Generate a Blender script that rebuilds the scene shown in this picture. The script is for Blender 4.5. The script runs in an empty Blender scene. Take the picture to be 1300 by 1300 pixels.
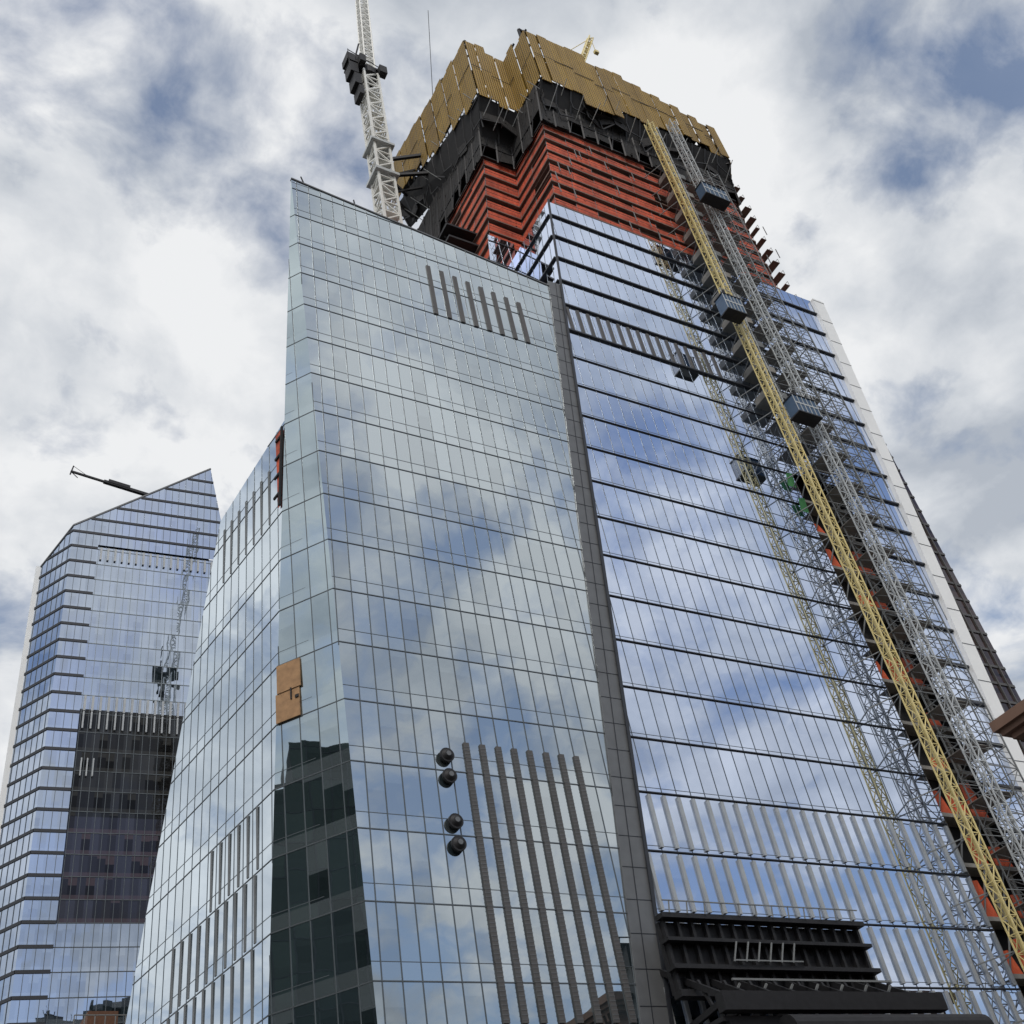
import bpy, math, random
from mathutils import Vector, Matrix
random.seed(7)
S=bpy.context.scene
S.view_settings.view_transform='Standard'; S.view_settings.look='None'; S.view_settings.exposure=0
COL=bpy.context.collection
V=Vector
# ---------------------------------------------------------------- mesh helpers
class MB:
    def __init__(s): s.v=[];s.f=[];s.m=[]
    def poly(s,pts,mi=0):
        n=len(s.v); s.v+= [tuple(p) for p in pts]; s.f.append(tuple(range(n,n+len(pts)))); s.m.append(mi)
    def obox(s,c,ax,ay,az,mi=0):
        n=len(s.v); c=V(c)
        for k in (-1,1):
            for j in (-1,1):
                for i in (-1,1): s.v.append(tuple(c+ax*i+ay*j+az*k))
        for q in ((0,2,3,1),(4,5,7,6),(0,1,5,4),(2,6,7,3),(0,4,6,2),(1,3,7,5)):
            s.f.append(tuple(n+a for a in q)); s.m.append(mi)
    def box(s,x0,x1,y0,y1,z0,z1,mi=0):
        s.obox(((x0+x1)/2,(y0+y1)/2,(z0+z1)/2),V(((x1-x0)/2,0,0)),V((0,(y1-y0)/2,0)),V((0,0,(z1-z0)/2)),mi)
    def beam(s,a,b,w,h=None,mi=0):
        a=V(a);b=V(b);d=b-a;L=d.length
        if L<1e-5:return
        d/=L
        r=d.cross(V((0,0,1)))
        if r.length<1e-3: r=V((1,0,0))
        r.normalize(); u=r.cross(d)
        s.obox((a+b)/2,r*w/2,d*L/2,u*(h or w)/2,mi)
    def prism(s,bot,top,mi=0):
        n=len(s.v);k=len(bot)
        s.v+=[tuple(p) for p in bot]+[tuple(p) for p in top]
        s.f.append(tuple(range(n+k-1,n-1,-1)));s.m.append(mi)
        s.f.append(tuple(range(n+k,n+2*k)));s.m.append(mi)
        for i in range(k):
            j=(i+1)%k; s.f.append((n+i,n+j,n+k+j,n+k+i));s.m.append(mi)
    def cyl(s,a,b,r,n=14,mi=0,r2=None):
        a=V(a);b=V(b);d=(b-a).normalized();q=d.cross(V((0,0,1)))
        if q.length<1e-3:q=V((1,0,0))
        q.normalize();w=q.cross(d);r2=r if r2 is None else r2
        A=[a+(q*math.cos(t)+w*math.sin(t))*r for t in [2*math.pi*i/n for i in range(n)]]
        B=[b+(q*math.cos(t)+w*math.sin(t))*r2 for t in [2*math.pi*i/n for i in range(n)]]
        s.prism(A,B,mi)
    def make(s,name,mats,parent=None):
        me=bpy.data.meshes.new(name); me.from_pydata(s.v,[],s.f)
        for m in mats: me.materials.append(m)
        for p,m in zip(me.polygons,s.m): p.material_index=m
        me.update()
        o=bpy.data.objects.new(name,me); COL.objects.link(o)
        if parent: o.parent=parent
        return o
def empty(name):
    e=bpy.data.objects.new(name,None); COL.objects.link(e); return e
# ---------------------------------------------------------------- materials
class NT:
    def __init__(s,nt): s.nt=nt
    def n(s,t,ins=None,**kw):
        nd=s.nt.nodes.new(t)
        for k,v in kw.items(): setattr(nd,k,v)
        for k,v in (ins or {}).items():
            sk=nd.inputs[k]
            if isinstance(v,bpy.types.NodeSocket): s.nt.links.new(v,sk)
            else: sk.default_value=v
        return nd
    def math(s,op,a,b=0.0,c=None,clamp=False):
        d={0:a,1:b}
        if c is not None:d[2]=c
        return s.n('ShaderNodeMath',d,operation=op,use_clamp=clamp).outputs[0]
    def vm(s,op,a,b=None,scale=None):
        d={0:a}
        if b is not None:d[1]=b
        nd=s.n('ShaderNodeVectorMath',d,operation=op)
        if scale is not None:
            if isinstance(scale,bpy.types.NodeSocket): s.nt.links.new(scale,nd.inputs['Scale'])
            else: nd.inputs['Scale'].default_value=scale
        return nd
    def mix(s,f,a,b):
        nd=s.n('ShaderNodeMix',data_type='RGBA')
        for k,v in ((0,f),(6,a),(7,b)):
            if isinstance(v,bpy.types.NodeSocket): s.nt.links.new(v,nd.inputs[k])
            else: nd.inputs[k].default_value=v if k==0 else (*v,1) if len(v)==3 else v
        return nd.outputs[2]
    def ramp(s,f,stops):
        nd=s.n('ShaderNodeValToRGB',{0:f}); e=nd.color_ramp.elements
        while len(e)<len(stops): e.new(0.5)
        for el,(p,c) in zip(e,stops):
            el.position=p; el.color=(*c,1) if len(c)==3 else c
        return nd.outputs[0]
def newmat(name):
    m=bpy.data.materials.new(name); m.use_nodes=True; m.node_tree.nodes.clear()
    t=NT(m.node_tree); out=t.n('ShaderNodeOutputMaterial'); return m,t,out
def plain(name,col,rough=0.6,metal=0.0,var=0.25,scale=0.8):
    m,t,out=newmat(name)
    g=t.n('ShaderNodeNewGeometry')
    nz=t.n('ShaderNodeTexNoise',{'Vector':g.outputs['Position'],'Scale':scale,'Detail':6.0})
    c=t.mix(nz.outputs[0],tuple(x*(1-var) for x in col),tuple(min(1,x*(1+var)) for x in col))
    b=t.n('ShaderNodeBsdfPrincipled',{'Base Color':c,'Roughness':rough,'Metallic':metal})
    m.node_tree.links.new(b.outputs[0],out.inputs[0]); return m
def glass(name,udir,cw,ch,tint=(0.72,0.82,0.88),base=0.5,dark=(0.02,0.03,0.035),spand=(0.10,0.12,0.13),amp=0.010,wav=0.012,zoff=0.0,spf=0.2,spr=0.0):
    m,t,out=newmat(name)
    g=t.n('ShaderNodeNewGeometry'); P=g.outputs['Position']
    u=t.math('DIVIDE',t.vm('DOT_PRODUCT',P,tuple(udir)).outputs['Value'],cw)
    z=t.math('DIVIDE',t.math('SUBTRACT',t.n('ShaderNodeSeparateXYZ',{0:P}).outputs[2],zoff),ch)
    fz=t.math('FRACT',z)
    cell=t.n('ShaderNodeCombineXYZ',{0:t.math('FLOOR',u),1:t.math('FLOOR',z),2:0.0}).outputs[0]
    wn=t.n('ShaderNodeTexWhiteNoise',{0:cell},noise_dimensions='3D')
    a=t.vm('SCALE',t.vm('SUBTRACT',wn.outputs['Color'],(0.5,0.5,0.5)).outputs[0],scale=amp).outputs[0]
    nz=t.n('ShaderNodeTexNoise',{'Vector':P,'Scale':0.35,'Detail':2.0})
    b=t.vm('SCALE',t.vm('SUBTRACT',nz.outputs['Color'],(0.5,0.5,0.5)).outputs[0],scale=wav).outputs[0]
    N=t.vm('NORMALIZE',t.vm('ADD',t.vm('ADD',g.outputs['Normal'],a).outputs[0],b).outputs[0]).outputs[0]
    sp=t.math('LESS_THAN',fz,spf)
    blind=t.math('GREATER_THAN',fz,t.math('ADD',0.55,t.math('MULTIPLY',wn.outputs['Value'],1.1)))
    dcol=t.mix(wn.outputs['Value'],tuple(x*0.5 for x in dark),tuple(x*1.8 for x in dark))
    dcol=t.mix(t.math('MULTIPLY',blind,0.8),dcol,tuple(min(1,x*1.3) for x in spand))
    dcol=t.mix(sp,dcol,spand)
    df=t.n('ShaderNodeBsdfDiffuse',{'Color':dcol})
    gl=t.n('ShaderNodeBsdfGlossy',{'Color':(*tint,1),'Roughness':0.012,'Normal':N})
    lw=t.n('ShaderNodeLayerWeight',{'Blend':0.5}).outputs['Facing']
    fac=t.math('ADD',t.math('MULTIPLY',lw,0.45),t.math('ADD',base,t.math('MULTIPLY',t.math('SUBTRACT',wn.outputs['Value'],0.5),0.10)),clamp=True)
    mx=t.n('ShaderNodeMixShader',{0:fac,1:df.outputs[0],2:gl.outputs[0]})
    m.node_tree.links.new(mx.outputs[0],out.inputs[0]); return m
def netting(name,c1,c2,hole=0.0,fold=3.0,rough=0.8,lo=0.6):
    m,t,out=newmat(name)
    g=t.n('ShaderNodeNewGeometry');P=g.outputs['Position']
    st=t.vm('MULTIPLY',P,(1,1,0.25)).outputs[0]
    nz=t.n('ShaderNodeTexNoise',{'Vector':st,'Scale':fold*0.3,'Detail':5.0,'Roughness':0.65})
    n2=t.n('ShaderNodeTexNoise',{'Vector':P,'Scale':0.25,'Detail':3.0})
    f=t.ramp(n2.outputs[0],[(0.35,(lo,)*3),(0.62,(1,1,1))])
    c=t.n('ShaderNodeMix',{},data_type='RGBA',blend_type='MULTIPLY')
    m.node_tree.links.new(t.mix(nz.outputs[0],c1,c2),c.inputs[6]); m.node_tree.links.new(f,c.inputs[7]); c.inputs[0].default_value=0.8
    bp=t.n('ShaderNodeBump',{'Height':nz.outputs[0],'Strength':0.8,'Distance':0.4})
    b=t.n('ShaderNodeBsdfPrincipled',{'Base Color':c.outputs[2],'Roughness':rough,'Normal':bp.outputs[0]})
    o=b.outputs[0]
    if hole>0:
        n3=t.n('ShaderNodeTexNoise',{'Vector':P,'Scale':1.3,'Detail':3.0})
        al=t.math('GREATER_THAN',n3.outputs[0],hole)
        tr=t.n('ShaderNodeBsdfTransparent')
        o=t.n('ShaderNodeMixShader',{0:al,1:tr.outputs[0],2:o}).outputs[0]
    m.node_tree.links.new(o,out.inputs[0]); return m
X=V((1,0,0));Y=V((0,1,0));Z=V((0,0,1))
FH=5.1
m_bar=plain('mullion_metal',(0.10,0.115,0.125),0.45,0.5)
m_barL=plain('mullion_light',(0.22,0.25,0.26),0.4,0.6)
m_fin=plain('floor_fin_dark',(0.025,0.028,0.035),0.5,0.2)
m_grey=plain('grey_metal_panel',(0.13,0.135,0.14),0.5,0.3)
m_louv=plain('louver_grey',(0.085,0.082,0.08),0.6,0.2)
m_louvM=plain('louver_mid_grey',(0.15,0.16,0.165),0.6,0.2)
m_louvL=plain('louver_light',(0.36,0.38,0.39),0.5,0.3)
m_white=plain('white_metal',(0.80,0.81,0.80),0.5,0.0,0.06)
m_conc=plain('concrete',(0.25,0.24,0.22),0.9)
m_slab=plain('slab_edge',(0.17,0.11,0.09),0.9,0,.5,.6)
m_dark=plain('dark_interior',(0.012,0.012,0.013),0.9)
m_steel=plain('black_steel',(0.018,0.018,0.02),0.6,0.3,0.5,2.0)
m_wood=plain('plywood',(0.34,0.20,0.10),0.8,0,0.45,1.8)
m_galv=plain('galvanised_steel',(0.45,0.47,0.47),0.5,0.2)
m_galvd=plain('scaffold_steel',(0.20,0.21,0.21),0.6,0.3)
m_yel=plain('yellow_paint',(0.66,0.55,0.24),0.5)
m_blue=plain('blue_cabin',(0.03,0.07,0.13),0.5)
m_crane=plain('crane_white_paint',(0.70,0.70,0.66),0.5,0,0.15)
m_brick=plain('brown_brick',(0.13,0.065,0.04),0.9,0,0.4,3)
m_corn=plain('cornice_stone',(0.17,0.10,0.07),0.8)
m_red=netting('red_netting',(0.26,0.028,0.014),(0.85,0.15,0.06),0.28,lo=0.5,fold=4.0)
m_oran=netting('orange_sheet',(0.45,0.05,0.02),(0.75,0.15,0.05),lo=.4)
m_blk=netting('black_netting',(0.004,0.004,0.005),(0.02,0.017,0.015),0.34)
m_green=plain('green_netting',(0.05,0.22,0.07),0.8,0,.5)
def gold():
    m,t,out=newmat('gold_screen')
    g=t.n('ShaderNodeNewGeometry');P=g.outputs['Position'];s=t.n('ShaderNodeSeparateXYZ',{0:P})
    h=t.math('ADD',s.outputs[0],s.outputs[1])
    w=t.math('ABSOLUTE',t.math('SUBTRACT',t.math('FRACT',t.math('MULTIPLY',h,2.2)),0.5))
    dz=t.math('FRACT',t.math('MULTIPLY',s.outputs[2],1.6))
    hole=t.math('MULTIPLY',t.math('GREATER_THAN',w,0.25),t.math('GREATER_THAN',dz,0.35))
    nz=t.n('ShaderNodeTexNoise',{'Vector':P,'Scale':0.4,'Detail':7.0})
    pn=t.n('ShaderNodeTexWhiteNoise',{1:t.math('FLOOR',t.math('MULTIPLY',h,0.55))},noise_dimensions='1D').outputs['Value']
    f=t.math('ADD',t.math('MULTIPLY',nz.outputs[0],.6),t.math('MULTIPLY',pn,.4))
    c=t.mix(f,(0.13,0.07,0.005),(0.42,0.26,0.03))
    c=t.mix(t.math('MULTIPLY',hole,0.8),c,(0.045,0.025,0.005))
    bp=t.n('ShaderNodeBump',{'Height':w,'Strength':0.6,'Distance':0.3})
    b=t.n('ShaderNodeBsdfPrincipled',{'Base Color':c,'Roughness':0.6,'Metallic':0.15,'Normal':bp.outputs[0]})
    m.node_tree.links.new(b.outputs[0],out.inputs[0]);return m
m_gold=gold()
dA=V((-0.607,0.794,0)); dB=V((-0.15,0.989,0)).normalized()
CW=1.4
g_F1=glass('facade_glass_front',X,CW,FH,(0.77,0.84,0.88),0.44,spf=0.24,spand=(0.07,0.085,0.09),wav=.016)
g_A=glass('facade_glass_corner',dA,1.6,FH,(0.74,0.85,0.88),0.46,amp=0.008)
g_B=glass('facade_glass_side',dB,1.5,FH,(0.80,0.88,0.94),0.55)
g_F2=glass('facade_glass_blue',X,1.5,FH,(0.72,0.80,0.97),0.62,amp=0.005,wav=0.008,spf=0.08)
g_L=glass('tower_glass',X,1.5,4.2,(0.66,0.75,0.90),0.50,amp=0.012,wav=0.008)
g_Lk=glass('tower_painted_refl_black',X,1.5,4.2,(0.25,0.27,0.30),0.02,dark=(0.010,0.010,0.010),spand=(0.03,0.03,0.028),amp=0.01)  # near-black tint paints the main tower's reflection into the bay glass
g_Ld=glass('tower_painted_refl_brown',X,1.5,4.2,(0.30,0.32,0.40),0.05,dark=(0.018,0.018,0.022),spand=(0.06,0.045,0.05),amp=0.01)  # brownish tint paints the lower part of that reflection
g_E=glass('dark_tower_glass',X,2.0,3.6,(0.25,0.25,0.28),0.06,dark=(0.03,0.02,0.018),spand=(0.06,0.04,0.036),spf=0.45)
g_O=glass('office_block_glass',Y,3.0,4.5,(0.18,0.24,0.22),0.04,dark=(0.02,0.026,0.024),spand=(0.028,0.034,0.032),spf=0.3)
# ---------------------------------------------------------------- facade builder
def facade(parent,name,P,U,gm,bm,cu,rv,bw=0.06,bd=0.08,hw=0.10,hd=0.10,hm=None,out=V((0,-1,0)),z0=0.0,u0=0.0,sec=None):
    P=[V(p) for p in P]; U=V(U).normalized()
    N=V((0,0,0))
    for i in range(len(P)): N+=P[i].cross(P[(i+1)%len(P)])
    N.normalize()
    if N.dot(out)<0: N=-N; P=P[::-1]
    Vv=N.cross(U)
    if Vv.z<0:Vv=-Vv
    O=P[0]; q=[((p-O).dot(U),(p-O).dot(Vv)) for p in P]
    g=MB(); g.poly(P); g.make(name+'_glass',[gm],parent)
    def cut(k,c):
        r=[]
        for i in range(len(q)):
            a=q[i];b=q[(i+1)%len(q)]
            if (a[k]-c)*(b[k]-c)<=0 and abs(a[k]-b[k])>1e-6:
                tt=(c-a[k])/(b[k]-a[k]); r.append(a[1-k]+tt*(b[1-k]-a[1-k]))
        return (min(r),max(r)) if len(r)>1 and max(r)-min(r)>0.2 else None
    mb=MB()
    us=[a[0] for a in q]; base=O.dot(U)
    k=math.ceil((min(us)+base-u0)/cu)
    while u0+k*cu-base<max(us):
        c=u0+k*cu-base;r=cut(0,c)
        if r: mb.obox(O+U*c+Vv*(r[0]+r[1])/2+N*(bd/2-0.02),U*bw/2,Vv*(r[1]-r[0])/2,N*bd/2,0)
        k+=1
    zs=[p.z for p in P]
    for off,w_,d_,mi in ((0,hw,hd,1),)+(((sec,0.045,0.04,0),) if sec else ()):
        k=math.ceil((min(zs)-z0-off)/rv)
        while z0+off+k*rv<max(zs):
            z=z0+off+k*rv; c=(z-O.z)/Vv.z; r=cut(1,c)
            if r: mb.obox(O+Vv*c+U*(r[0]+r[1])/2+N*(d_/2-0.02),U*((r[1]-r[0])/2),Vv*w_/2,N*d_/2,mi)
            k+=1
    mb.make(name+'_mullions',[bm,hm or bm],parent)
    return O,U,Vv,N
# ================================================================ MAIN SKYSCRAPER
sk=empty('glass_skyscraper')
f1r=lambda z:48.9+(z-28)*0.1235
f2l=lambda z:50.8+(z-23)*0.115
f2r=lambda z:103.6+(z-54)*0.1
TL=V((26,65,114)); BL=V((29.6,65,0)); BR=V((f1r(0),65,0)); TR=V((f1r(110),65,110))
facade(sk,'front_facade',[BL,BR,TR,TL],X,g_F1,m_bar,CW,FH,0.075,0.06,0.08,0.07,sec=1.22)
AB0=V((23.6,72.9,0))
facade(sk,'corner_facade',[AB0,BL,TL],dA,g_A,m_bar,1.6,FH,0.075,0.06,0.08,0.07,out=V((-0.8,-0.6,0)),sec=1.22)
ed=(TL-AB0); abz=lambda z:AB0+ed*(z/114.0)
NB=ed.cross(dB).normalized()
def onB(x,y,z):
    p=V((x,y,z)); return V((x-(p-AB0).dot(NB)/NB.x, y, z))
B1=abz(77);B2=onB(22.7,80.6,75.0);B3=onB(20.4,95,34);B4=onB(17,107.5,0)
facade(sk,'side_facade',[AB0,B1,B2,B3,B4],dB,g_B,m_bar,1.5,FH,0.05,0.05,0.07,0.06,out=V((-1,0,0)),sec=1.22)
nB=-NB if NB.x>0 else NB
mb=MB()
for i in range(19):
    for z in (10.2,15.3,20.4,25.5,30.6,35.7):
        yb=abz(z).y+2.2+i*1.5
        ylim=95+(34-z)*0.36-4
        if z>25: ylim-= (z-25)*.9
        if yb>ylim: continue
        q=onB(0,yb,z+2.6); mb.obox(q+nB*0.04,dB*0.13,V((0,0,2.4)),nB*0.03)
for i in range(7):
    q=onB(0,abz(70).y+2.5+i*1.5,69.8); mb.obox(q+nB*0.04,dB*0.13,V((0,0,3.2)),nB*0.03)
mb.make('side_louvers',[m_louvM],sk)
mb=MB()
e=[abz(67),abz(76.2),abz(76.2)+dB*1.5,abz(67)+dB*0.5]
mb.poly([p+nB*0.12 for p in e],0)
for z in (68.5,70.8,73,75.2):
    mb.obox(abz(z)+dB*0.6+nB*0.2,dB*0.6,V((0,0,0.12)),nB*0.08,1)
mb.obox((abz(67)+abz(76.2))/2+dB*0.1+nB*.2,dB*.1,(abz(76.2)-abz(67))/2,nB*.1,1)
mb.make('unclad_opening',[m_red,m_dark],sk)
nA=V((-0.794,-0.607,0)); 
mb=MB()
for (z,zz) in ((45.9,48.37),(48.4,50.9)):
    a=abz((z+zz)/2)-dA*1.1
    mb.obox(a+nA*0.12,dA*1.05,V((0,0,(zz-z)/2)),nA*0.05)
a=abz(48)-dA*1.4; mb.obox(a+nA*.2,dA*.06,V((0,0,.5)),nA*.04,1); mb.obox(a+nA*.2-dA*.5+V((0,0,-.4)),dA*.15,V((0,0,.12)),nA*.04,1)
mb.make('plywood_panel',[m_wood,m_steel],sk)
mb=MB()
for i in range(8):
    x=42+i*1.66
    mb.box(x-0.25,x+0.25,64.86,64.985,96.9,105.6-i*0.2)
xs=[37.8,39.2,40.6,42.0,43.4,44.9,46.3,47.7]
for i,x in enumerate(xs):
    mb.box(x-0.23,x+0.23,64.84,64.985,22.9,43.3)
    zz=23.1
    while zz<43: mb.box(x-0.25,x+0.25,64.82,64.84,zz,zz+.05,1); zz+=.3
mb.make('front_louvers',[m_louv,m_grey],sk)
mb=MB()
for z in (41.9,40.2,36.6,34.9):
    mb.cyl((35.9,65,z),(35.9,64.75,z),0.34,16,0); mb.cyl((35.9,64.78,z),(35.9,64.55,z),0.58,20,0); mb.cyl((35.9,64.55,z),(35.9,64.35,z),0.46,20,0,r2=.25); mb.cyl((35.9,64.40,z),(35.9,64.30,z),0.2,12,1)
mb.make('exhaust_ducts',[m_steel,m_grey],sk)
mb=MB()
mb.prism([(f1r(0)+.02,64.85,0),(f2l(0)-.02,64.85,0),(f2l(0)-.02,66,0),(f1r(0)+.02,66,0)],
         [(f1r(111)+.02,64.85,111),(f2l(111)-.02,64.85,111),(f2l(111)-.02,66,111),(f1r(111)+.02,66,111)],0)
z=1
while z<110:
    mb.box(f1r(z)+.05,f2l(z)-.05,64.82,64.9,z,z+0.04,1); z+=2.55
mb.beam((f1r(0)+1.0,64.82,0),(f1r(111)+1.0,64.82,111),0.05,0.05,1)
mb.beam((f2l(0)-.05,64.7,0),(f2l(131)-.05,64.7,131),0.14,0.3,1)
mb.beam((26,65.1,114.1),(59.2,65.1,110.1),0.4,0.2,0)
mb.prism([(40,65.3,111),(f2l(111),65.3,109),(f2l(111),75,109),(40,75,111)],[(40,66.5,112.3),(f2l(111),66.5,112.5),(f2l(111),75,112.5),(40,75,112.3)],0)
mb.make('grey_pier',[m_grey,m_fin],sk)
mb=MB()
mb.prism([(31,65.6,0),(47,65.6,0),(47,100,0),(26,100,0)],[(30,65.6,100),(58,65.6,100),(58,85,100),(34,85,100)],0)
mb.prism([AB0+V((0.8,0.6,0)),BL+V((0.5,0.3,0)),(40,66,0),(40,108,0),B4+V((0.6,0,0))],[B1+V((.4,.5,-1)),V((27.5,65.4,76)),(40,66,76),(40,82,73),B2+V((0.5,0,-1))],0)
mb.poly([TL+V((0.2,0.3,-0.2)),TR+V((0,0.3,0)),V((55,65.3,60)),V((29,65.3,60))],1)
mb.poly([abz(77)+V((.15,.1,0)),TL+V((0.1,0.2,0)),V((28,65.3,77))],1)
mb.make('building_core',[m_dark,m_grey],sk)
# --- F2
bx0,bx1=88.9,97.0
zt=131
kw=dict(bw=0.05,bd=0.06,hw=0.09,hd=0.16,hm=m_fin)
kt=dict(bw=0.05,bd=0.06,hw=0.24,hd=0.28,hm=m_fin)
zs=100
facade(sk,'right_facade',[(f2l(0),65,0),(bx0,65,0),(bx0,65,zs),(f2l(zs),65,zs)],X,g_F2,m_bar,1.5,FH,sec=.45,**kw)
facade(sk,'right_facade_top',[(f2l(zs),65,zs),(bx0,65,zs),(bx0,65,zt),(f2l(zt),65,zt)],X,g_F2,m_bar,1.5,FH,**kt)
facade(sk,'right_facade_upper',[(bx0,65,87),(bx1,65,87),(bx1,65,zt),(bx0,65,zt)],X,g_F2,m_bar,1.5,FH,**kw)
facade(sk,'right_facade_end',[(bx1,65,0),(f2r(0),65,0),(f2r(zt),65,zt),(bx1,65,zt)],X,g_F2,m_bar,1.5,FH,**kt)
facade(sk,'setback_side_facade',[(f2l(96),65,96),(f2l(zt),65,zt),(f2l(zt),74.6,zt),(f2l(96),74.6,96)],Y,g_F2,m_bar,1.5,FH,out=V((-1,0,0)),**kt)
facade(sk,'setback_front_facade',[(56,74.6,100),(f2l(100),74.6,100),(f2l(134),74.6,134),(59.2,74.6,134)],X,g_F2,m_bar,1.6,FH)
mb=MB()
mb.prism([(f2l(0)+.2,67,0),(f2r(0)-.2,67,0),(f2r(0)-.2,100,0),(f2l(0)+.2,100,0)],[(f2l(130)+.4,67,130),(f2r(130)-.2,67,130),(f2r(130)-.2,100,130),(f2l(130)+.4,100,130)],0)
mb.box(bx0-0.3,bx0,65.1,67,0,87,0);mb.box(bx1,bx1+0.3,65.1,67,0,87,0)
mb.make('tower_core',[m_dark],sk)
mb=MB()
for k in range(0,17):
    z=k*FH+1; mb.box(bx0,bx1,65.2,67,z,z+0.4,0)
    for a in (bx0+.05,bx0+2.6,bx0+5.2):
        if random.random()<.35: continue
        w=random.uniform(1.4,2.4);hh=random.uniform(1.5,4)
        mb.poly([(a,65.5,z+.4),(a+w,65.3,z+.4),(a+w*.9,65.7,z+.4+hh),(a,65.5,z+.4+hh*random.uniform(.7,1))],1)
    for x in (bx0+1,bx0+4,bx1-1): mb.box(x-.2,x+.2,65.8,66.2,z+.4,z+FH,0)
    mb.beam((bx0+.2,65.35,z+.4),(bx0+3,65.35,z+FH),.12,.12,2); mb.beam((bx0+3,65.35,z+.4),(bx0+5.5,65.35,z+FH),.12,.12,2)
mb.make('hoist_bay',[m_conc,m_oran,m_galvd],sk)
mb=MB()
for z0 in (35.7,30.6,25.5,20.4,15.3,10.2):
    x=math.ceil((f2l(z0)+.3)/1.5)*1.5+.0
    while x<bx0-0.3:
        mb.box(x-0.15,x+0.15,64.80,64.985,z0+0.3,z0+FH-0.25,0); x+=1.5
    x=bx1+.8
    while x<f2r(z0)-.3: mb.box(x-0.15,x+0.15,64.80,64.985,z0+0.3,z0+FH-0.25,0); x+=1.5
z0=102+0.0
x=f2l(z0)+1.0
while x<84:
    mb.box(x-0.2,x+0.2,64.85,64.985,102.3,106.6,1); x+=1.5
mb.make('right_louvers',[m_louvL,m_louv],sk)
mb=MB()
mb.prism([(f2r(0)+.02,64.4,0),(f2r(0)+2.2,64.4,0),(f2r(0)+2.2,72,0),(f2r(0)+.02,72,0)],[(f2r(zt)+.02,64.4,zt),(f2r(zt)+2.2,64.4,zt),(f2r(zt)+2.2,72,zt),(f2r(zt)+.02,72,zt)],0)
z=3
while z<zt: mb.box(f2r(z)+.0,f2r(z)+2.22,64.36,64.4,z,z+.08,1); z+=FH
mb.make('white_end_fin',[m_white,m_grey],sk)
# --- upper unclad floors
def plan(z,o=0.0):
    s=0.115*(z-150)
    return [V((67.5+s-o,66-o,z)),V((106+o*.4,66-o,z)),V((110.8+o,71-o*.4,z)),V((110.8+o,100,z)),V((61.6+s-o,100,z)),V((61.6+s-o,75-o,z)),V((67.5+s-o,75-o,z))]
def up(p,h): return [V((a.x,a.y,a.z+h)) for a in p]
mb=MB(); fh=3.15
z=104.0; k=0
while z<155:
    ov=0.40 if k%2 else 0.25
    mb.prism(plan(z,ov),up(plan(z,ov),0.28),4)
    p=plan(z+.3,0.1);q=plan(z+fh,0.0)
    for i in range(7):
        if i==3: continue
        a,b=p[i],p[(i+1)%7]; c,d=q[(i+1)%7],q[i]
        L=(b-a).length; n=max(1,int(L/3.6)); g0=.86
        for j in range(n):
            t0,t1=j/n,(j+1)/n
            hgt=g0+random.uniform(-.1,.1) if random.random()<0.85 else random.uniform(0.5,.7)
            if random.random()<0.05: continue
            A=a.lerp(b,t0);Bq=a.lerp(b,t1);D=A.lerp(d.lerp(c,t0),hgt);C=Bq.lerp(d.lerp(c,t1),hgt-random.uniform(0,.12))
            A2=A+V((random.uniform(-.1,.1),random.uniform(-.15,.1),0))
            mb.poly([A2,Bq,C,D],1)
            mb.beam(A,A.lerp(d.lerp(c,t0),1),0.06,0.06,2)
    for i in (0,1,4,5,6):
        a,b=up(plan(z,0.35),1.35)[i],up(plan(z,0.35),1.35)[(i+1)%7]
        mb.beam(a,b,0.05,0.05,4)
    z+=fh;k+=1
mb.prism([V((p.x,p.y,100)) for p in plan(120,-2.0)],up(plan(168,-2.0),0),3)
for i in range(50):
    zz=104+fh*random.randint(8,15)+.35; x=random.uniform(63+0.115*(zz-150)+5,110); 
    mb.box(x,x+.12,65.3,65.4,zz,zz+2.3,2)
z=106
while z<166:
    r=random.uniform(.0,.7)
    mb.box(110.5,111.3+r,67,70.5,z,z+.12,4); mb.beam((111.2+r,67,z+1.1),(111.2+r,70,z+1.1),.05,.05,2); mb.beam((111.2+r,67,z),(111.2+r,67,z+1.1),.05,.05,2); z+=fh
mb.make('unclad_floors',[m_conc,m_red,m_galvd,m_dark,m_slab],sk)
OUT=[V((68.2,63,0)),V((106,63,0)),V((112,71,0)),V((112,100,0)),V((60.5,100,0)),V((61,70.5,0)),V((68.2,70.5,0))]
OZ=[165.5,165,163,172,178,168,166.5]
mb=MB()
for zz in (156.5,159.8,163.1,166.4,170):
    mb.prism(plan(zz,0.5),up(plan(zz,0.5),0.35),0)
p=plan(155.2,0.9);q=plan(168,1.4)
for i in (0,1,2,4,5,6):
    a,b,c,d=p[i],p[(i+1)%7],q[(i+1)%7],q[i];n=max(2,int((b-a).length/2.5))
    for j in range(n):
        t0,t1=j/n,(j+1)/n
        A=a.lerp(b,t0);B_=a.lerp(b,t1);D=d.lerp(c,t0);C=d.lerp(c,t1)
        lo=random.uniform(0,0.35)
        mb.poly([A.lerp(D,lo),B_.lerp(C,lo+random.uniform(-.1,.1)),C,D],1)
        mb.beam(A,D,0.25,0.25,0); mb.beam(A,C,0.12,0.12,0)
        if random.random()<.8: mb.beam(A.lerp(D,.3),B_.lerp(C,.3),.2,.2,0)
pp=plan(160,0.3)
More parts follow.
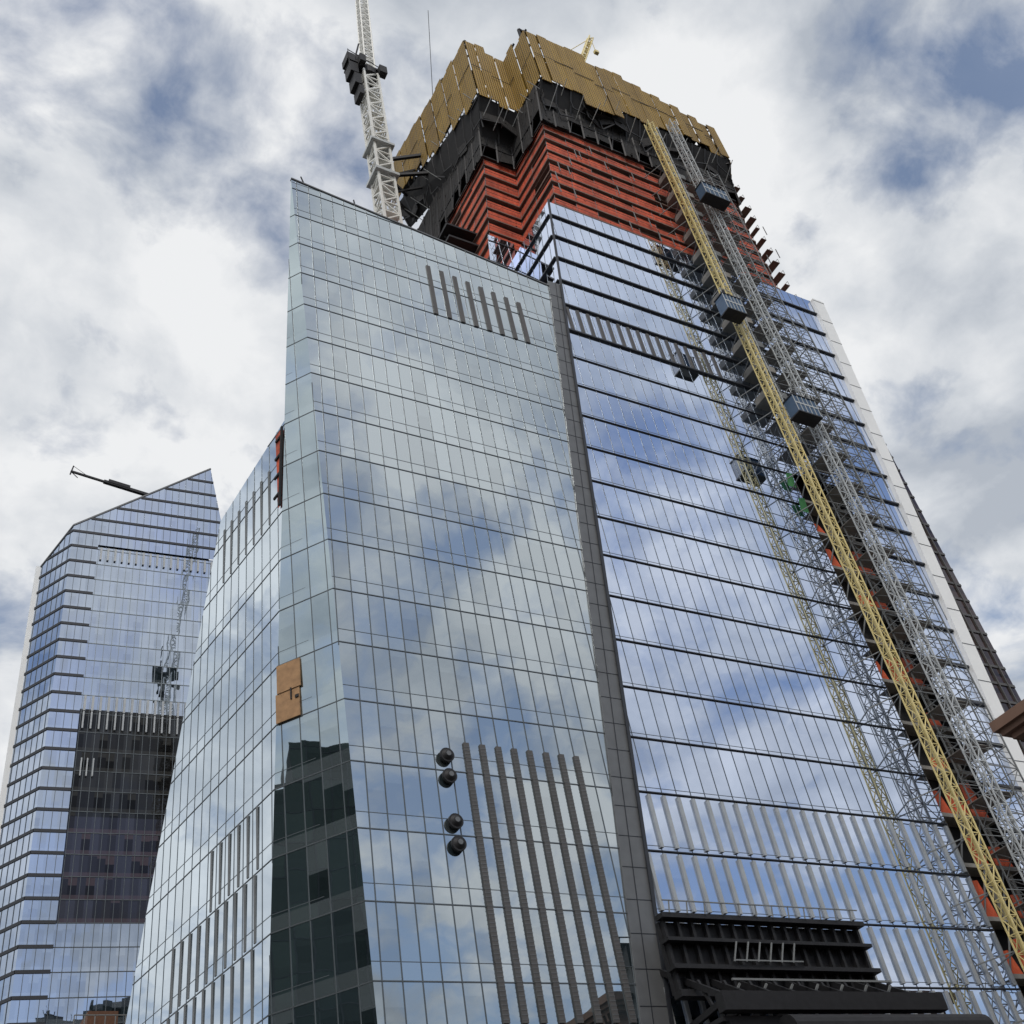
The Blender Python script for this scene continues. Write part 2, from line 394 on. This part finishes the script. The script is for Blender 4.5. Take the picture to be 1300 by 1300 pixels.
for i in (0,1,2,4,5,6):
    j=(i+1)%7
    a=V((OUT[i].x,OUT[i].y,OZ[i]+.4));b=V((OUT[j].x,OUT[j].y,OZ[j]+.4));c=V(pp[j]);d=V(pp[i])
    if i==4: d.z=172
    if i==3: c.z=172
    mb.poly([a,b,c,d],2)
    n=max(2,int((b-a).length/2.6))
    for k in range(n+1):
        t0=k/n; A=a.lerp(b,t0);D=d.lerp(c,t0)
        mb.beam(A,D,.3,.35,0); dn=random.uniform(1.5,4.5)
        M1=A.lerp(D,random.uniform(.2,.6)); mb.beam(M1,M1-V((0,0,dn)),.14,.14,0)
        if k<n:
            B_=a.lerp(b,(k+1)/n);C=d.lerp(c,(k+1)/n)
            M2=B_.lerp(C,random.uniform(.2,.6)); mb.beam(M1-V((0,0,dn)),M2-V((0,0,dn*random.uniform(.5,1))),.12,.25,0)
            if random.random()<.55:
                s_=random.uniform(1.2,3.2); mb.poly([M1-V((0,0,.2)),M2-V((0,0,.2)),M2-V((0,0,s_)),M1-V((0,0,s_*1.1))],1)
mb.make('climbing_formwork',[m_steel,m_blk,m_dark],sk)
# --- gold cocoon
mb=MB();rail=MB()
def screens(a,b,zb,ztp,npan,nrm):
    d=(b-a)
    for j in range(npan):
        t0,t1=j/npan,(j+1)/npan
        A=a+d*t0;B_=a+d*t1; z0=zb(t0)+random.uniform(-.5,.3);z1=ztp(t0)
        off=nrm*(0.12*(j%2)+random.uniform(0,.2))
        c=(A+B_)/2+off; c.z=(z0+z1)/2
        mb.obox(c,(B_-A)/2*0.97,nrm*0.06,V((0,0,(z1-z0)/2)))
        rail.beam(V((A.x,A.y,z0-.2))-nrm*.4,V((A.x,A.y,z1+.5))-nrm*.4,.18,.18)
        rail.beam(V((A.x,A.y,z1+.5))-nrm*.3,V((B_.x,B_.y,z1+.5))-nrm*.3,.3,.3)
        for f in (0,.5,1):
            zz=z0+(z1-z0)*f; rail.beam(V((A.x,A.y,zz))-nrm*.3,V((A.x,A.y,zz))-nrm*2.8,.16,.25)
        for f in (0,.5): 
            zz=z0+(z1-z0)*f; rail.beam(V((A.x,A.y,zz))-nrm*1.6,V((B_.x,B_.y,zz))-nrm*1.6,2.2,.12)
        zz=z0+(z1-z0)*.52; rail.beam(V((A.x,A.y,zz))+nrm*.32,V((B_.x,B_.y,zz))+nrm*.32,.06,.12)
st=lambda *a:(lambda t:a[min(len(a)-1,int(t*len(a)))])
screens(OUT[0],OUT[1],st(165.5,165.5,163.2,163.2,165.6,165.6,166.5,167.2,167,165.5),st(181.5,181.5,182,179.5,180.3,179.2,178.4,177.4,176.6,175.6),20,V((0,-1,0)))
screens(OUT[1],OUT[2],st(165,164),st(175.5,172),4,V((.8,-.6,0)))
screens(OUT[2],OUT[3],st(163,163),st(172,172),10,V((1,0,0)))
screens(OUT[4],OUT[5],st(179,177.5,175,172.5,170.5,168.5),st(190.5,190,189,188,187,186.4),14,V((-1,0,0)))
screens(OUT[5],OUT[6],st(168,167,167),st(186.4,185,184.2),4,V((0,-1,0)))
screens(OUT[6],OUT[0],st(167,166),st(184,182),4,V((-1,0,0)))
mb.make('gold_safety_screens',[m_gold],sk)
for (x0,y0,x1,y1,zz) in ((62.2,72.5,67,72.5,189.6),(68.8,65,74,65,186.6),(75,65,80,65,184.5)):
    rail.beam((x0,y0,zz-8),(x0,y0,zz),.35,.35);rail.beam((x1,y1,zz-9),(x1,y1,zz-1.5),.35,.35);rail.beam((x0,y0,zz),(x1,y1,zz-1.5),.5,.5)
for a,b,n,zz in ((OUT[0],OUT[1],15,164),(OUT[5],OUT[6],4,166),(OUT[4],OUT[5],10,172),(OUT[6],OUT[0],3,165)):
    nr=V((b.y-a.y,a.x-b.x,0)).normalized()
    if nr.y>0.1 : nr=-nr
    if abs(nr.y)<.1 and nr.x>0: nr=-nr
    for j in range(n):
        p=a.lerp(b,(j+.5)/n); z0=zz-random.uniform(0,5)
        rail.beam(V((p.x,p.y,z0))-nr*2,V((p.x+random.uniform(-.5,.5),p.y,z0+1.8))+nr*1.6,.09,.09,1)
rail.make('screen_frames',[m_steel,m_galv],sk)
mb=MB(); mb.prism([V((p.x,p.y,170)) for p in plan(172,-.5)],[V((p.x,p.y,171)) for p in plan(172,-.5)]); mb.prism([V((72,70,160)),V((104,70,160)),V((104,96,160)),V((66,96,160))],[V((72,70,176)),V((104,70,176)),V((104,96,176)),V((66,96,176))]); mb.make('top_deck',[m_dark],sk)
mb=MB()
for z0,dz in ((176,3),(171,2)):
    mb.beam((54.5,91,z0),(61.5,89,z0+dz),.5,.6); mb.beam((54.5,93,z0-2),(61.5,97,z0+dz-2),.5,.6); mb.beam((54.5,92,z0-4),(61.5,92,z0+dz),.35,.35)
for z0 in (136,139): mb.box(55,60.5,78,96,z0,z0+.4); mb.beam((55.5,80,z0),(60,80,z0-4),.25,.25)
mb.make('mast_ties',[m_steel],sk)
mb=MB()
mb.beam((28,65.5,113.8),(27.4,65.5,116),.12,.12); mb.beam((34,65.5,113),(33.8,65.5,115),.12,.12); mb.box(27.9,28.6,65.6,66,113.6,114.8)
mb.make('roof_davits',[m_steel],sk)
# ================================================================ lattice
def lattice(mb,a,b,w,seg,t,mi=0,side=X):
    a=V(a);b=V(b);d=(b-a);L=d.length;d.normalize()
    r=side-d*side.dot(d); r.normalize(); u=r.cross(d)
    cs=[(r*i+u*j)*w/2 for i,j in ((-1,-1),(1,-1),(1,1),(-1,1))]
    for c in cs: mb.beam(a+c,b+c,t*1.5,t*1.5,mi)
    n=max(1,int(L/seg))
    for k in range(n):
        p=a+d*L*k/n;q=a+d*L*(k+1)/n
        for i in range(4):
            c0,c1=cs[i],cs[(i+1)%4]
            mb.beam(p+c0,p+c1,t,t,mi); 
            if k%2: mb.beam(p+c0,q+c1,t,t,mi)
            else: mb.beam(p+c1,q+c0,t,t,mi)
cr=empty('tower_crane')
cx,cy=53.5,92
mb=MB(); lattice(mb,(cx,cy,98),(cx,cy,206),2.9,2.6,.26)
mb.box(cx-.6,cx-.2,cy-.4,cy+.4,100,205)
z=104
while z<205:
    mb.box(cx-1.3,cx+1.3,cy-1.3,cy+1.3,z,z+.08); z+=7.8
mb.make('mast',[m_crane],cr)
mb=MB()
mb.box(cx-2.2,cx+2.2,cy-2.2,cy+2.2,170,170.7);mb.box(cx-2.2,cx+2.2,cy-2.2,cy+2.2,179.5,180.1)
mb.make('climbing_frame',[m_galv],cr)
mb=MB()
mb.cyl((cx,cy,205.5),(cx,cy,207.5),1.9,20); mb.box(cx-4.2,cx+2.4,cy-1.6,cy+1.6,207.4,208.0)
for (x0,x1,z0,z1) in ((-4.2,-2.6,203.5,207),(-4.6,-3.0,208,210.4),(-2.8,-1.6,208.2,210.8),(-3.6,-2.2,199.5,203.2),(-2.9,-2.0,196,199)): mb.box(cx+x0,cx+x1,cy-1.5,cy+1.2,z0,z1)
mb.beam((cx-4.4,cy-1.5,211.2),(cx+2,cy-1.5,208.9),.12,.12); mb.beam((cx-4.4,cy-1.5,203),(cx-4.4,cy-1.5,211.5),.12,.12)
mb.box(cx+1.5,cx+3,cy-2.6,cy-1.2,205.5,208); mb.box(cx-2.6,cx-1.4,cy-2.8,cy-1,206.5,209)
mb.beam((cx-3,cy,208),(cx-1,cy,219),.3,.3)
mb.make('slewing_unit',[m_steel],cr)
mb=MB(); lattice(mb,(cx+.3,cy,208),(cx+6,cy+8,262),2.0,2.2,.18); mb.make('jib',[m_crane],cr)
mb=MB(); mb.beam((cx+15,cy-4,240),(62.5,86,187),.09,.09); mb.make('hoist_cable',[m_steel],cr)
yc=empty('derrick_crane')
mb=MB(); lattice(mb,(82,66,176),(82,66,187),1.0,1.2,.14); lattice(mb,(82,66,186),(85.0,64,195),.8,1.0,.14); mb.beam((82,66,187),(81,67,192),.2,.2); mb.beam((81,67,192),(85.0,64,195),.1,.1); mb.beam((85.0,64,195),(85.0,64,190),.08,.08); mb.box(84.6,85.4,63.7,64.3,189.2,190)
mb.make('crane_lattice',[m_yel],yc)
# ---- hoist
hs=empty('construction_hoist')
mb=MB(); lattice(mb,(86.2,61,0),(86.2,61,161),0.95,1.5,.08); mb.beam((86.2,61,0),(86.2,61,161),.14,.14)
mb.make('yellow_mast',[m_yel],hs)
mb=MB(); lattice(mb,(91.3,60.6,0),(91.3,60.6,164),1.1,1.5,.085); lattice(mb,(89.2,62.6,90),(89.2,62.6,164),.8,1.5,.08); mb.make('steel_mast',[m_galv],hs)
mb=MB()
for x,za,zb_ in ((92.6,0,152),(95,0,152),(97.4,0,152),(99.8,84,118)):
    for y in (60.8,64.0): mb.beam((x,y,za),(x,y,zb_),.13,.13)
z=2;k=0
while z<150:
    xs_=[92.6,95,97.4]+([99.8] if 84<z<116 else [])
    xe=xs_[-1]
    for y in (60.8,64.0):
        mb.beam((92.6,y,z),(xe,y,z),.09,.09); mb.beam((92.6,y,z+1.1),(xe,y,z+1.1),.06,.06); mb.beam((92.6,y,z+1.8),(xe,y,z+1.8),.05,.05)
        for i,x in enumerate(xs_[:-1]):
            if (i+k)%2: mb.beam((x,y,z),(x+2.4,y,z+2.55),.07,.07)
            else: mb.beam((x+2.4,y,z),(x,y,z+2.55),.07,.07)
    for x in xs_: mb.beam((x,60.8,z),(x,64,z+2.55),.07,.07); mb.beam((x,60.8,z),(x,64,z),.07,.07)
    if k%2==0:
        mb.box(92.4,96,61.2,64.9,z-.04,z+.04,1)
        mb.beam((86.2,61.5,z),(87.5,65,z),.1,.1);mb.beam((86.2,61.5,z),(84.8,65,z),.1,.1);mb.beam((91.3,61,z),(91.5,65,z),.1,.1)
        mb.beam((86.7,61,z),(90.8,60.8,z),.07,.07)
    for _ in range(3):
        a=random.uniform(92,xe);b=a+random.uniform(-2,1.5)
        mb.beam((a,60.6,z+random.uniform(0,2)),(b,60.9,z+random.uniform(-1,3)),.06,.06)
    z+=2.55;k+=1
mb.make('common_tower',[m_galvd,m_conc],hs)
mb=MB()
def cabin(x,y,z,w=3.4,h=2.6,d=1.6):
    mb.box(x-w/2,x+w/2,y-d/2,y+d/2,z,z+h,0)
    mb.box(x-w/2-.1,x+w/2+.1,y-d/2-.1,y+d/2+.1,z-.2,z,1);mb.box(x-w/2-.1,x+w/2+.1,y-d/2-.1,y+d/2+.1,z+h,z+h+.15,1)
    for i in range(6): mb.box(x-w/2+i*w/5-.04,x-w/2+i*w/5+.04,y-d/2-.06,y-d/2,z,z+h,2)
    mb.box(x-w/2,x+w/2,y-d/2-.05,y-d/2,z+h*.5,z+h*.58,2)
    for s in (-1,1): mb.beam((x+s*w/2,y-d/2,z+h+1.1),(x+s*w/2,y+d/2,z+h+1.1),.06,.06,2); mb.beam((x+s*w/2,y-d/2,z+h),(x+s*w/2,y-d/2,z+h+1.1),.06,.06,2)
    mb.beam((x-w/2,y-d/2,z+h+1.1),(x+w/2,y-d/2,z+h+1.1),.06,.06,2)
    mb.beam((x,y,z+h),(x,y,z+h+2.2),.3,.3,1)
cabin(88.4,59.4,91,3.6,2.8);cabin(83.9,59.6,109,3.0,3.0)
cabin(90.4,58.9,138,4.4,2.8)
mb.make('hoist_cabins',[m_blue,m_steel,m_galv],hs)
mb=MB()
z=98.2;k=0
while z<150:
    mb.box(87.6,91.0,62.4,65,z,z+.2,2); mb.box(87.6,91.0,62.3,62.4,z,z+1.1,0 if k%2 else 2); mb.box(87.5,87.6,62.3,64.8,z,z+1.1,0)
    if k%3==0: mb.box(88.2,90.2,62.6,64,z+.2,z+2.2,1)
    z+=5.1;k+=1
mb.make('landing_platforms',[m_conc,m_steel,m_galvd],hs)
mb=MB(); 
for (x,z) in ((87.6,84),(87.9,80)): mb.poly([(x-.8,64.6,z),(x+.5,64.6,z),(x+.5,64.4,z+2.2),(x-.7,64.3,z+1.8)])
mb.make('green_sheets',[m_green],hs)
cn=empty('steel_canopy')
mb=MB()
mb.box(50.0,69,62.6,63.0,24.0,29.0,0)
for i in range(16):
    x=50.2+i*1.25; mb.box(x-.12,x+.12,62.2,62.6,23.6,29.3,0)
for z,w in ((29.2,.35),(27.5,.25),(25.6,.3),(23.8,.45)):
    mb.box(49.8,69.4,61.7,62.6,z-w/2,z+w/2,0)
for i in range(9):
    x=51+i*2.25
    mb.beam((x,58.6,22.4),(x,65,26.4),.3,.4,0); mb.beam((x,58.6,22.4),(x,65,21.8),.3,.4,0);mb.beam((x,60.2,22.2),(x,61.2,24.4),.2,.2,0)
mb.box(50,70.5,57.9,58.7,21.4,22.6,0); mb.box(50,71,58.5,65,20.9,21.2,0)
for k in range(7): mb.beam((52.5+k*2.4,60.5,22.3),(54.0+k*2.4,60.5,24.0),.14,.14,1)
mb.beam((53,60,24.1),(68,60,24.1),.14,.14,1);mb.beam((53,60,23.0),(68,60,23.0),.14,.14,1)
for k in range(6): mb.beam((55+k*1.1,61.5,25.9),(55.6+k*1.1,61.4,27.3),.1,.1,1)
mb.beam((55,61.5,26.0),(61.5,61.5,26.0),.1,.1,1)
mb.cyl((54,57.2,19.8),(72.5,57.2,19.8),1.0,20,0)
mb.box(50.5,72.5,58.5,65,16,20.9,0)
for i in range(12): mb.beam((50.4+i*1.6,61.6,29.3),(50.6+i*1.6,61.6,30.2),.08,.08,1)
mb.beam((50,61.6,30.2),(69,61.6,30.2),.08,.08,1)
mb.make('frame',[m_steel,m_galvd],cn)
# ================================================================ LEFT TOWER
lt=empty('office_tower')
CA=-0.085
Ul=V((1,CA,0)).normalized()
def LP(x,z,dy=0.0): return V((x,200+CA*(x-24.7)+dy,z))
c0=V((24.7,200,0));c1=V((19.9,208.3,0))
h=lambda p,z:V((p.x,p.y,z))
roofz=lambda x:173.5+(x-24.7)*(198-173.5)/(54-24.7)
kwL=dict(bw=0.10,bd=0.1,hw=0.6,hd=0.16,hm=m_fin,z0=0.0)
facade(lt,'front_left',[LP(24.7,0),LP(30.2,0),LP(30.2,roofz(30.2)),LP(24.7,173.5)],Ul,g_L,m_bar,1.5,4.2,**kwL)
facade(lt,'front_top',[LP(30.2,169),LP(59,169),LP(54.2,197.5),LP(30.2,roofz(30.2))],Ul,g_L,m_bar,1.5,4.2,**kwL)
XR=60
for nm,za,zb_,gm,bm in (('bay_upper',127,169,g_L,m_barL),('bay_painted_refl_dark',104,127,g_Lk,m_bar),('bay_painted_refl_brown',84,104,g_Ld,m_bar),('bay_lower',0,84,g_L,m_bar)):  # black and brown bands are a painted reflection, not different glazing
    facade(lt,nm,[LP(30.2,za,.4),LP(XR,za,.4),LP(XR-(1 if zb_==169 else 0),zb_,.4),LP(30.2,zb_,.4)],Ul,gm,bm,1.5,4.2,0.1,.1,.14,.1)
facade(lt,'chamfer',[h(c0,0),h(c1,0),h(c1,166.5),h(c0,173.5)],(c0-c1),g_L,m_bar,1.6,4.2,out=V((-1,-.6,0)),**kwL)
mb=MB()
mb.prism([V((25.2,200.8,0)),LP(59.8,0,.9),V((65,250,0)),V((27,250,0)),V((20.4,208.6,0))],[V((25.2,200.8,172)),LP(53.8,195,.9),V((60,250,195)),V((27,250,168)),V((20.4,208.6,165))])
mb.make('core',[m_dark],lt)
mb=MB(); mb.beam(h(c1,0)+V((-.2,.3,0)),h(c1,167)+V((-.2,.3,0)),1.2,1.2,0); mb.beam(h(c1,166.8),h(c0,173.8),.35,.35,1);mb.beam(h(c0,173.8),LP(54.2,197.8),.35,.35,1)
def strip(x,w,z0,z1): mb.obox(LP(x,(z0+z1)/2,.15),Ul*w,V((0,.15,0)),V((0,0,(z1-z0)/2)),2)
for z0 in (126.5,165):
    x=31
    while x<59: strip(x,.22,z0,z0+3.4);x+=1.5
x=31
while x<59: strip(x,.15,122.5,126.3);x+=1.5
for x in (31.5,32.6,33.7): strip(x,.12,112.2,116)
mb.make('trim',[m_white,m_grey,m_louvL],lt)
mc=empty('facade_maintenance_crane')
mb=MB(); mb.beam((40.5,200.5,187.6),(30,200.5,189.1),.8,.7); mb.beam((30,200.5,189.1),(22.5,200.5,190.2),.45,.45); mb.beam((22.5,200.5,189.2),(23.0,200.5,192),.3,.3);mb.beam((22.5,200.5,190.2),(24.2,200.5,188.6),.15,.15); mb.beam((40.5,201.5,182),(40.5,200.5,188),1.0,1.0); mb.beam((36,200.5,188.7),(31,200.5,189.4),1.0,.9); mb.beam((23,200.5,192),(26,200.5,190),.08,.08)
mb.make('boom',[m_steel],mc)
# ================================================================ others
bt=empty('dark_skyscraper')
facade(bt,'front',[(118,95,0),(162.5,95,0),(162.5,95,153),(118,95,153)],X,g_E,m_louv,2.4,3.6,.3,.3,.5,.2)
mb=MB(); mb.box(118,162.3,95.1,140,0,152.8); mb.make('body',[m_dark],bt)
bb=empty('brick_building')
BX,BY0,BY1=65.5,8,39.2
mb=MB(); mb.box(BX,110,BY0,BY1,0,33.2,0)
for i,(o,z0,z1) in enumerate(((.3,31.3,31.7),(.6,32.6,33.0),(1.0,33.0,33.4),(1.3,33.4,34.1))): mb.box(BX-o,110+o,BY0-o,BY1+o,z0,z1,1)
for i in range(38): mb.box(BX-.6,BX,BY0+.4+i*.8,BY0+.7+i*.8,31.9,32.6,1)
for f in range(8):
    for i in range(10):
        y=BY0+1.6+i*3.0; z=2+f*3.7; mb.box(BX-.05,BX+.1,y,y+1.2,z,z+2,2); mb.box(BX-.15,BX,y-.1,y+1.3,z-.2,z,1); mb.box(BX-.1,BX,y-.1,y+1.3,z+2,z+2.25,1); mb.box(BX-.08,BX-.05,y,y+1.2,z+.95,z+1.05,1)
mb.make('walls',[m_brick,m_corn,m_dark],bb)
sb=empty('low_brick_building')
mb=MB(); mb.box(21,27,121,136,0,40,0); mb.box(20.6,27.3,120.6,136.4,40,40.5,1)
for i in range(7): mb.beam((21+i,120.8,40.5),(21+i,120.8,42.2),.1,.1,2)
for z in (41.2,42.2): mb.beam((21,120.8,z),(27,120.8,z),.1,.1,2)
mb.box(22.5,25.5,122,130,40.5,43,3)
for f in range(9):
    for i in range(3): mb.box(21.6+i*1.8,22.6+i*1.8,120.9,121.02,3+f*4,5.3+f*4,4)
mb.make('walls',[m_brick,m_corn,m_galvd,m_brick,m_dark],sb)
ob=empty('office_block')
facade(ob,'front',[(-48,20,0),(-48,76,0),(-48,76,73),(-48,62,76),(-48,62,82),(-48,20,82)],Y,g_O,m_fin,3,4.5,.2,.1,.15,.1,out=V((1,0,0)))
mb=MB(); mb.box(-80,-48.2,20,76,0,73.0);mb.box(-70,-48.2,20,62,73,81.5);mb.make('body',[m_dark],ob)
for i,(x0,x1,hh) in enumerate(((-40,10,28),(20,60,38),(64,120,30))):
    e=empty('street_building'); mb=MB(); mb.box(x0,x1,-70,-42,0,hh,0); mb.box(x0-.5,x1+.5,-70.5,-41.5,hh,hh+1,1)
    x=x0+2
    while x<x1-3:
        z=4
        while z<hh-3: mb.box(x,x+1.5,-42.05,-41.9,z,z+2,2); z+=3.8
        x+=3.2
    mb.make('walls',[m_brick,m_corn,m_dark],e)
mb=MB(); mb.poly([(-3000,-3000,0),(3000,-3000,0),(3000,3000,0),(-3000,3000,0)]); mb.make('ground',[plain('ground_mat',(0.12,0.115,0.11),0.95,0,.2,.05)])
mb=MB(); mb.poly([(-400,-28,.004),(400,-28,.004),(400,44,.004),(-400,44,.004)]) ; mb.make('road',[plain('asphalt',(0.05,0.05,0.052),0.9,0,.25,.6)])
mb=MB(); mb.box(-400,64,44,56,0,.14); mb.box(-400,400,-40,-28,0,.14); mb.make('pavement',[plain('paving',(0.28,0.27,0.25),0.9,0,.15,1.5)])
mb=MB()
for i in range(36): mb.poly([(-200+i*7,6,.009),(-197+i*7,6,.009),(-197+i*7,6.15,.009),(-200+i*7,6.15,.009)])
mb.make('road_markings',[plain('marking_paint',(0.7,0.7,0.68),0.7)])
# ================================================================ WORLD
W=bpy.data.worlds.new("World");S.world=W;W.use_nodes=True;W.node_tree.nodes.clear()
t=NT(W.node_tree)
SE,SR=math.radians(48),math.radians(215)
sky=t.n('ShaderNodeTexSky',sky_type='NISHITA',sun_disc=False,sun_elevation=SE,sun_rotation=SR,air_density=1.0,dust_density=2.0)
tc=t.n('ShaderNodeTexCoord'); sp=t.n('ShaderNodeSeparateXYZ',{0:tc.outputs['Generated']})
den=t.math('ADD',t.math('MAXIMUM',sp.outputs[2],0.0),0.35)
pl=t.n('ShaderNodeCombineXYZ',{0:t.math('DIVIDE',sp.outputs[0],den),1:t.math('DIVIDE',sp.outputs[1],den),2:0.3}).outputs[0]
wp=t.n('ShaderNodeTexNoise',{'Vector':pl,'Scale':4.0,'Detail':4.0})
pw=t.vm('ADD',pl,t.vm('SCALE',wp.outputs['Color'],scale=0.10).outputs[0]).outputs[0]
n1=t.n('ShaderNodeTexNoise',{'Vector':pw,'Scale':7.5,'Detail':10.0,'Roughness':0.56})
n2=t.n('ShaderNodeTexNoise',{'Vector':t.vm('ADD',pw,(5.2,1.3,0)).outputs[0],'Scale':2.6,'Detail':3.0,'Roughness':0.5})
south=t.math('MULTIPLY',t.math('MAXIMUM',t.math('MULTIPLY',sp.outputs[1],-1.0),0.0),0.085)
dn=t.math('SUBTRACT',t.math('ADD',t.math('MULTIPLY',n1.outputs[0],0.68),t.math('MULTIPLY',n2.outputs[0],0.32)),south)
mask=t.ramp(dn,[(0.36,(.12,.12,.12)),(0.43,(.6,.6,.6)),(0.49,(1,1,1))])
n3=t.n('ShaderNodeTexNoise',{'Vector':t.vm('ADD',pw,(1.7,8.3,0)).outputs[0],'Scale':4.6,'Detail':9.0,'Roughness':0.55})
cd_=t.math('ADD',t.math('MULTIPLY',n3.outputs[0],0.75),t.math('MULTIPLY',n1.outputs[0],0.25))
cc=t.ramp(cd_,[(0.38,(0.46,0.50,0.56)),(0.46,(0.65,0.68,0.72)),(0.56,(0.88,0.89,0.90))])
bs=t.n('ShaderNodeBackground',{'Color':sky.outputs[0],'Strength':0.15})
bc=t.n('ShaderNodeBackground',{'Color':cc,'Strength':1.0})
mx=t.n('ShaderNodeMixShader',{0:t.math('MULTIPLY',mask,0.97),1:bs.outputs[0],2:bc.outputs[0]})
wo=t.n('ShaderNodeOutputWorld'); W.node_tree.links.new(mx.outputs[0],wo.inputs[0])
sd=bpy.data.lights.new('sun','SUN');sd.energy=1.5;sd.angle=math.radians(10);sd.color=(1,.95,.88)
so=bpy.data.objects.new('sun',sd);COL.objects.link(so)
sdir=V((math.sin(SR)*math.cos(SE),math.cos(SR)*math.cos(SE),math.sin(SE)))
so.rotation_mode='QUATERNION'; so.rotation_quaternion=sdir.to_track_quat('Z','Y'); so.location=(0,0,300)
# ================================================================ CAMERA
cd=bpy.data.cameras.new('camera');cam=bpy.data.objects.new('camera',cd);COL.objects.link(cam);S.camera=cam
cd.sensor_width=36;cd.lens=1400/1300*36;cd.clip_end=10000
p=math.radians(40.2);yw=math.radians(35.6);rl=math.atan2(0.205,0.979)
R0=V((math.cos(yw),-math.sin(yw),0));F=V((math.sin(yw)*math.cos(p),math.cos(yw)*math.cos(p),math.sin(p)));U0=R0.cross(F)
cX=R0*math.cos(rl)-U0*math.sin(rl);cU=R0*math.sin(rl)+U0*math.cos(rl)
M=Matrix((cX,cU,-F)).transposed().to_4x4();M.translation=V((0,0,1.7));cam.matrix_world=M
